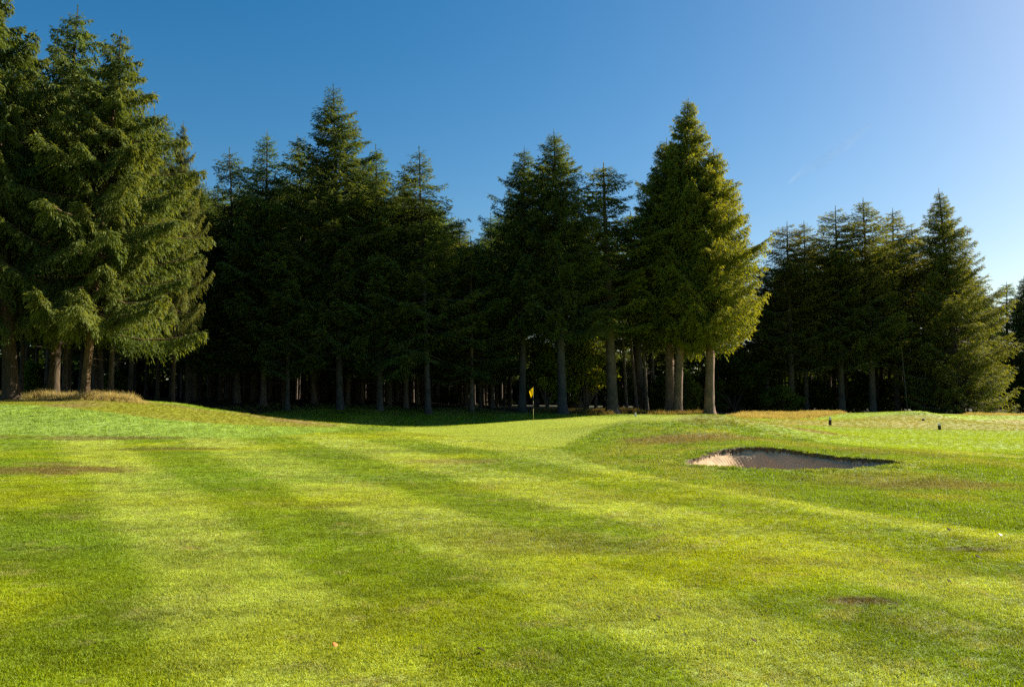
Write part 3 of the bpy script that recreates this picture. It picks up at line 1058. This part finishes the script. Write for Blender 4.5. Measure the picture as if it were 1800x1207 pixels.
CAP = ([-100, 130, 230, 330, 390, 430, 500, 540, 590, 640, 690, 720, 790, 830, 860, 900, 960, 1020, 1060, 1105, 1140, 1200, 1260, 1320, 1340, 1400, 1440, 1500, 1550, 1600, 1640, 1680, 1740, 1800],
       [60, 90, 120, 270, 315, 295, 285, 270, 260, 275, 320, 310, 360, 405, 400, 310, 300, 335, 320, 385, 340, 300, 340, 440, 490, 420, 405, 390, 375, 400, 405, 420, 500, 540])
wood(46, [(-60, 360, 52, 92)], ['inner', 'innerB', 'darkB'], "dark slender spruce standing deep in shade behind the big left spruces", "slender spruces behind the left group", CAP, 201, 2.4, (.9, 1, .95))
wood(175, [(300, 900, 70, 126)], ['inner', 'innerB', 'darkB', 'inner'], "dark slender spruce standing deep inside the shaded middle wood", "slender spruces inside the middle wood", CAP, 202, 2.3, (1.0, 1.12, 1.05))
wood(9, [(880, 1300, 98, 122)], ['inner', 'innerB'], "slender spruce standing well behind the group by the green", "slender spruces behind the green's group", CAP, 203, 3.6, (1, 1, .85))
wood(34, [(1350, 1740, 104, 130)], ['innerB', 'inner', 'rightB'], "slender spruce standing deep inside the right wood", "slender spruces inside the right wood", CAP, 204, 2.8, (1.1, 1.05, .85))

# pale bare pole-like trunk in the right wood
x, d = at(1596, 722, 95.5)[0], 95.5
z = tz(x, d)
v, q = tube(np.stack([np.linspace(0, -.75, 14), np.zeros(14), np.linspace(-.1, 11.2, 14)], 1), np.linspace(.09, .045, 14), 8, .12, 3)
me = mesh_np("bare_trunk", v, q, smooth=True)
o = link("bare_trunk", me, None, mat_bark("pale_bark", (.07, .06, .05), (.14, .12, .10)))
o.location = (x, d, z)
tag(o, "pale bare leaning trunk like a thin pole in the right wood", "trunk")

# shrubs and broadleaf trees in and under the woods
SH = [
    # px, base, top, d, proto, half, label, colour
    (1030, 725, 596, 77.5, 'yellow', 50, "tall yellow-green broadleaf shrub glowing between trunks right of the thick blue one", (2.3, 1.9, .9)),
    (962, 724, 612, 76, 'yellow', 38, "green broadleaf shrub behind the flag, left of the thick blue trunk", (1.6, 1.5, .9)),
    (1090, 722, 640, 94, 'yellow', 34, "olive shrub behind the leaning thin trunks", (1.1, 1, .8)),
    (1165, 722, 665, 88, 'bushB', 34, "dark shrub left behind the tall cluster's twin trunks", (.8, .8, .8)),
    (1207, 722, 660, 84, 'bush', 26, "grey-green round bush between the twin trunks and the grey trunk", (.9, .85, 1.0)),
    (1290, 726, 620, 96, 'yellow', 60, "dark olive shrub mass right behind the grey trunk", (.65, .62, .5)),
    (1372, 729, 682, 92, 'bush', 38, "rounded green bush at the left foot of the right wood", (1.2, 1.1, .9)),
    (1330, 728, 650, 104, 'yellow', 46, "tall dim shrub between the grey trunk and the right wood", (.9, .85, .7)),
    (1425, 728, 672, 110, 'yellow', 48, "yellow-tinged shrub behind the right wood's first trunks", (1.5, 1.25, .7)),
    (1490, 728, 680, 114, 'yellow', 48, "lit shrub behind the right wood's second rise", (1.5, 1.25, .7)),
    (1550, 729, 670, 112, 'yellow', 50, "lit shrub behind the middle of the right wood", (1.4, 1.2, .7)),
    (1610, 730, 672, 114, 'yellow', 46, "dim shrub behind the pale pole trunk", (1.1, 1, .7)),
    (1775, 731, 640, 108, 'yellow', 36, "bluish dark shrub right of the skirted spruce", (.7, .85, .95)),
    (1820, 731, 650, 105, 'yellow', 46, "dark shrub cut by the right edge below the last spruce", (.6, .7, .7)),
    (800, 722, 690, 88, 'bushB', 28, "low shaded bush among the trunks below the dip in the wood", (.8, .8, .8)),
    (1250, 728, 690, 90, 'bushB', 30, "low dark bush directly behind the grey trunk", (.6, .6, .6)),
    (52, 692, 640, 62, 'bushB', 26, "bright green bush glimpsed between the first two left trunks", (1.3, 1.4, 1.0)),
    (200, 700, 655, 68, 'bushB', 26, "green bush glimpsed behind the leaning lit trunk", (1, 1.15, .9)),
]
for (px, py, top, d, proto, half, label, col) in SH:
    x = at(px, py, d)[0]
    z = tz(x, d)
    h = at(px, top, d)[2] - z
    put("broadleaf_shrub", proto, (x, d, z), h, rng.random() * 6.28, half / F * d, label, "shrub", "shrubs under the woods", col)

for px, d, top, half in [(1285, 101, 696, 26), (1318, 103, 700, 22), (1352, 106, 698, 26), (1405, 104, 699, 22), (1452, 105, 700, 26), (1505, 103, 698, 24), (1560, 106, 700, 26),
                         (1640, 107, 700, 28), (1740, 110, 698, 26), (1080, 96, 697, 26), (1140, 97, 700, 26), (1225, 98, 698, 24), (880, 98, 700, 26), (1010, 98, 700, 28)]:
    x = at(px, 725, d)[0]
    z = tz(x, d)
    put("broadleaf_shrub", 'bush', (x, d, z - .1), at(px, top, d)[2] - z, rng.random() * 6.28, half / F * d, "low dark bush filling the gap between trunk feet at the back of the wood", "shrub",
        "low bushes at the back of the woods", (.75, .8, .6))

# far-off wood closing the view between the trunks
g = np.random.default_rng(909)
V, T = [], []
ncl = 3000
ax = -150 + 300 * g.random(ncl)
ay = np.interp(ax, [-150, -60, 0, 60, 150], [105, 132, 140, 150, 150]) + 14 * g.random(ncl)
az = 9.5 * g.random(ncl) ** 1.5 * (0.75 + .5 * vnoise(ax, ay, 9, 12)) + .3
c = np.stack([ax, ay, az + terrain(ax, ay)], 1)
p = (c[:, None] + g.normal(0, .75, (ncl, 42, 3))).reshape(-1, 3)
tint = np.repeat(g.random(ncl), 42) * .6 + .4 * g.random(len(p))
n = len(p)
dd = unit(g.normal(0, 1, (n, 3)))
ww = unit(np.cross(dd, g.normal(0, 1, (n, 3))))
ll = (.75 + .7 * g.random(n))[:, None]
v = np.concatenate([p, p + dd * ll * .5 + ww * ll * .33, p + dd * ll, p + dd * ll * .5 - ww * ll * .33])
i = np.arange(n)
me = mesh_np("distant_wood", v, np.stack([i, i + n, i + 2 * n, i + 3 * n], 1))
vattr(me, "tint", np.tile(tint, 4))
o = link("distant_wood", me, None, M_LEAF)
o.color = (.22, .28, .22, 1)
tag(o, "dim far-off undergrowth closing the view between the trunks", "wood", kind="stuff")

# ------------------------------------------------------------------ golf things
def lathe(prof, sides=12):
    prof = np.array(prof, float)
    a = np.arange(sides) / sides * 2 * math.pi
    v = np.stack([prof[:, :1] * np.cos(a), prof[:, :1] * np.sin(a), np.repeat(prof[:, 1:], sides, 1)], -1).reshape(-1, 3)
    n = len(prof)
    i, j = np.meshgrid(np.arange(n - 1), np.arange(sides), indexing='ij')
    i, j = i.ravel(), j.ravel()
    k = (j + 1) % sides
    return v, np.stack([i * sides + j, i * sides + k, (i + 1) * sides + k, (i + 1) * sides + j], 1)


M_YEL = NT("flag_cloth")
_b = principled(M_YEL, (.85, .62, .015), .8, .1)
_t = M_YEL.n('ShaderNodeBsdfTranslucent'); _t.inputs[0].default_value = (.85, .66, .015, 1)
_m = M_YEL.n('ShaderNodeMixShader'); _m.inputs[0].default_value = .45
M_YEL.l(_b.outputs[0], _m.inputs[1]); M_YEL.l(_t.outputs[0], _m.inputs[2]); M_YEL.l(_m.outputs[0], M_YEL.out.inputs[0])
M_YEL = M_YEL.m
M_POLE = mat_plain("pole_yellow", (.34, .28, .10), .6)
M_POLED = mat_plain("pole_dark_band", (.03, .03, .03), .5)
M_WOOD = mat_plain("post_dark_wood", (.05, .04, .032), .8)
M_WHITE = mat_plain("post_white_paint", (.72, .69, .64), .6, 20, .1)
M_CUP = mat_plain("cup_white", (.7, .7, .7), .5)

fx0, fd = at(937.5, 738, 54)[0], 54.0
fz0 = tz(fx0, fd)
fe = empty("flagstick", (fx0, fd, fz0), 0)
tag(fe, "flagstick with yellow flag standing in the hole on the green", "flagstick")
r = .015
link("pole", mesh_np("pole", *lathe([(.012, -.1), (r, -.1), (r, .72), (r, .72), (r * .9, 1.35), (r * .8, 2.15), (.014, 2.2), (0, 2.21)], 10), smooth=True), fe, M_POLE)
link("dark_band", mesh_np("dark_band", *lathe([(r * .7, .78), (r * 1.12, .78), (r * 1.12, 1.12), (r * .7, 1.12)], 10), smooth=True), fe, M_POLED)
link("dark_band", mesh_np("dark_band", *lathe([(r * .7, 1.3), (r * 1.1, 1.3), (r * 1.1, 1.6), (r * .7, 1.6)], 10), smooth=True), fe, M_POLED)
# limp flag: hangs from the top of the pole in a folded lozenge
nu, nv = 12, 10
fv = []
for a in range(nu + 1):
    for b in range(nv + 1):
        u, w = a / nu, b / nv
        drop = .16 + .52 * u ** .9
        xx = -.02 - .30 * math.sin(u * 1.5) * (1 - .55 * w) - .02 * w
        zz = 2.17 - w * (.62 - .14 * u) - .34 * u
        yy = .05 * math.sin(u * 7 + w * 2.0) * u
        fv.append((xx, yy, zz))
fv = np.array(fv)
ii = np.arange((nu + 1) * (nv + 1)).reshape(nu + 1, nv + 1)
fq = np.stack([ii[:-1, :-1], ii[1:, :-1], ii[1:, 1:], ii[:-1, 1:]], -1).reshape(-1, 4)
fv[:, 0] *= .85; fv[:, 2] = 2.17 + (fv[:, 2] - 2.17) * .85
fo = link("flag", mesh_np("flag", fv, fq, smooth=True), fe, M_YEL)
sm = fo.modifiers.new("thick", 'SOLIDIFY'); sm.thickness = .004


def post(px, py, d, h, w, lean, label, pale=False):
    x = at(px, py, d)[0]
    z = tz(x, d)
    e = empty("marker_post", (x, d, z), R(25), (1, 1, 1), (0, R(lean)))
    tag(e, label, "marker post", "short marker posts on the right fairway")
    import bmesh

    def box(nm, z0, z1, hw, mat):
        bm = bmesh.new()
        bmesh.ops.create_cube(bm, size=1)
        bmesh.ops.scale(bm, vec=(hw * 2, hw * 2, z1 - z0), verts=bm.verts)
        bmesh.ops.translate(bm, vec=(0, 0, (z0 + z1) / 2), verts=bm.verts)
        bmesh.ops.bevel(bm, geom=bm.edges[:], offset=hw * .18, segments=2, affect='EDGES')
        m = bpy.data.meshes.new(nm)
        bm.to_mesh(m); bm.free()
        link(nm, m, e, mat)
    box("shaft", -.15, h * .66, w, M_WHITE if pale else M_WOOD)
    box("white_top", h * .66 + .002, h, w * .96, M_WHITE)


post(1459, 746, 46.5, .47, .060, 3, "upright short dark marker post with white top on the tan fairway")
post(1652, 756, 44.8, .37, .062, -8, "leaning short dark marker post with white top, nearer the right edge")
post(1623, 743, 53, .16, .07, 0, "tiny dark stub post beneath the highest tan mound")
post(1117, 730, 58, .30, .055, 2, "small pale marker post on the rise behind the green", True)

# fallen leaves and bits on the fairway
M_LF1 = mat_plain("leaf_orange", (.45, .17, .05), .7)
M_LF2 = mat_plain("leaf_brown", (.035, .022, .014), .95)
M_LF3 = mat_plain("leaf_pale", (.72, .70, .66), .7)


def leaf(px, py, s, mat, rz, label):
    p = cast(px, py)
    n = 9
    v, f = [], []
    for k in range(n):
        t = k / (n - 1)
        w = .42 * math.sin(math.pi * t ** .8) ** .8
        zc = .25 * t * t
        v += [(-w, t - .5, zc + .22 * w), (0, t - .5, zc), (w, t - .5, zc + .3 * w)]
    for k in range(n - 1):
        a = k * 3
        f += [(a, a + 1, a + 4, a + 3), (a + 1, a + 2, a + 5, a + 4)]
    me = mesh_np("fallen_leaf", np.array(v) * s, f, smooth=True)
    o = link("fallen_leaf", me, None, mat)
    sm = o.modifiers.new("thick", 'SOLIDIFY'); sm.thickness = .002
    o.location = (p[0], p[1], p[2] + .022)
    o.rotation_euler = (.25, .1, rz)
    tag(o, label, "leaf", "fallen leaves on the fairway")


leaf(588, 1141, .045, M_LF1, .7, "orange fallen leaf on the grass near the bottom of the photo")
leaf(845, 1150, .06, M_LF2, 1.8, "brown curled leaf on the grass at bottom centre")
leaf(1758, 944, .05, M_LF3, .3, "white scrap lying on the fairway edge at the right")
leaf(1640, 945, .07, M_LF2, 1.2, "dark leaf left of the white scrap, larger of two")
leaf(1668, 934, .06, M_LF2, .2, "dark leaf left of the white scrap, smaller and farther of two")
leaf(1270, 891, .06, M_LF2, .9, "small dark leaf on the fairway below the bunker's left end")
leaf(1045, 1017, .04, M_LF1, 2.2, "tiny rusty leaf on the light stripe in mid foreground")
leaf(1158, 1092, .045, M_LF2, 1.6, "dark leaf on the lower foreground right of centre")
leaf(1324, 1131, .05, M_LF2, 1.1, "long dark leaf on the bottom right foreground")
leaf(1575, 1069, .045, M_LF2, 1.0, "dark leaf beside the worn spot at lower right")
leaf(1718, 983, .06, M_LF2, .5, "dark leaf below the dark worn patch near the right edge")
leaf(1668, 1026, .045, M_LF2, .4, "dark leaf between the two worn spots at right")

# ------------------------------------------------------------------ light
SUN_AZ, SUN_EL = R(61), R(28)
sd_ = bpy.data.lights.new("sun", 'SUN')
sd_.energy = 4.6
sd_.angle = R(.5)
sd_.color = (1.0, .93, .78)
so = bpy.data.objects.new("sun", sd_)
COL.objects.link(so)
dirv = Vector((math.sin(SUN_AZ) * math.cos(SUN_EL), math.cos(SUN_AZ) * math.cos(SUN_EL), math.sin(SUN_EL)))
so.rotation_euler = dirv.to_track_quat('Z', 'Y').to_euler()
so.location = (60, 40, 60)

w = bpy.data.worlds.new("World")
scene.world = w
w.use_nodes = True
nt = w.node_tree
bg = nt.nodes['Background']
sky = nt.nodes.new('ShaderNodeTexSky')
sky.sky_type = 'NISHITA'
sky.sun_disc = False
sky.sun_elevation = SUN_EL
sky.sun_rotation = SUN_AZ
sky.air_density = 1.0
sky.dust_density = .8
sky.ozone_density = 2.2
hs = nt.nodes.new('ShaderNodeHueSaturation')
hs.inputs['Saturation'].default_value = 1.46
hs.inputs['Hue'].default_value = .498
hs.inputs['Value'].default_value = .82
nt.links.new(sky.outputs[0], hs.inputs['Color'])
gm = nt.nodes.new('ShaderNodeGamma')
gm.inputs[1].default_value = .92
nt.links.new(hs.outputs[0], gm.inputs[0])
nt.links.new(gm.outputs[0], bg.inputs[0])
bg.inputs[1].default_value = .05

# faint vapour trail high in the right of the sky
a_, b_ = at(1545, 212, 2600), at(1385, 325, 2400)
tt_ = np.linspace(0, 1, 24)[:, None]
pth = a_ * (1 - tt_) + b_ * tt_ + np.array([[0, 0, 1]]) * (6 * np.sin(tt_ * 9))
wd = 9 + 26 * tt_[:, 0] ** .8 * (1 - .5 * tt_[:, 0])
wd *= np.sin(np.pi * np.clip(tt_[:, 0], .012, .988)) ** .6; wd[0] = .05; wd[-1] = .05
v, q = tube(pth, wd, 16, .25, 8)
ct = NT("vapour")
df = ct.n('ShaderNodeBsdfTranslucent'); df.inputs[0].default_value = (.9, .9, .9, 1)
tp_ = ct.n('ShaderNodeBsdfTransparent')
lw = ct.n('ShaderNodeLayerWeight'); lw.inputs[0].default_value = .5
ns_ = ct.noise(.02, 4)
mr = ct.n('ShaderNodeMapRange')
mr.inputs[1].default_value = 0; mr.inputs[2].default_value = 1; mr.inputs[3].default_value = .055; mr.inputs[4].default_value = 0
ct.l(lw.outputs['Facing'], mr.inputs[0])
ms_ = ct.n('ShaderNodeMixShader')
ct.l(mr.outputs[0], ms_.inputs[0]); ct.l(tp_.outputs[0], ms_.inputs[1]); ct.l(df.outputs[0], ms_.inputs[2])
ct.l(ms_.outputs[0], ct.out.inputs[0])
tag(link("vapour_trail", mesh_np("vapour_trail", v, q, smooth=True), None, ct.m), "faint pale vapour trail slanting across the right sky", "vapour trail")

vs = scene.view_settings
vs.view_transform = 'Standard'
vs.look = 'None'
vs.gamma = 1
vs.use_curve_mapping = False
vs.exposure = 1.8
scene.cycles.max_bounces = 6
scene.cycles.diffuse_bounces = 3
scene.cycles.glossy_bounces = 2
scene.cycles.transmission_bounces = 4
scene.cycles.use_denoising = False
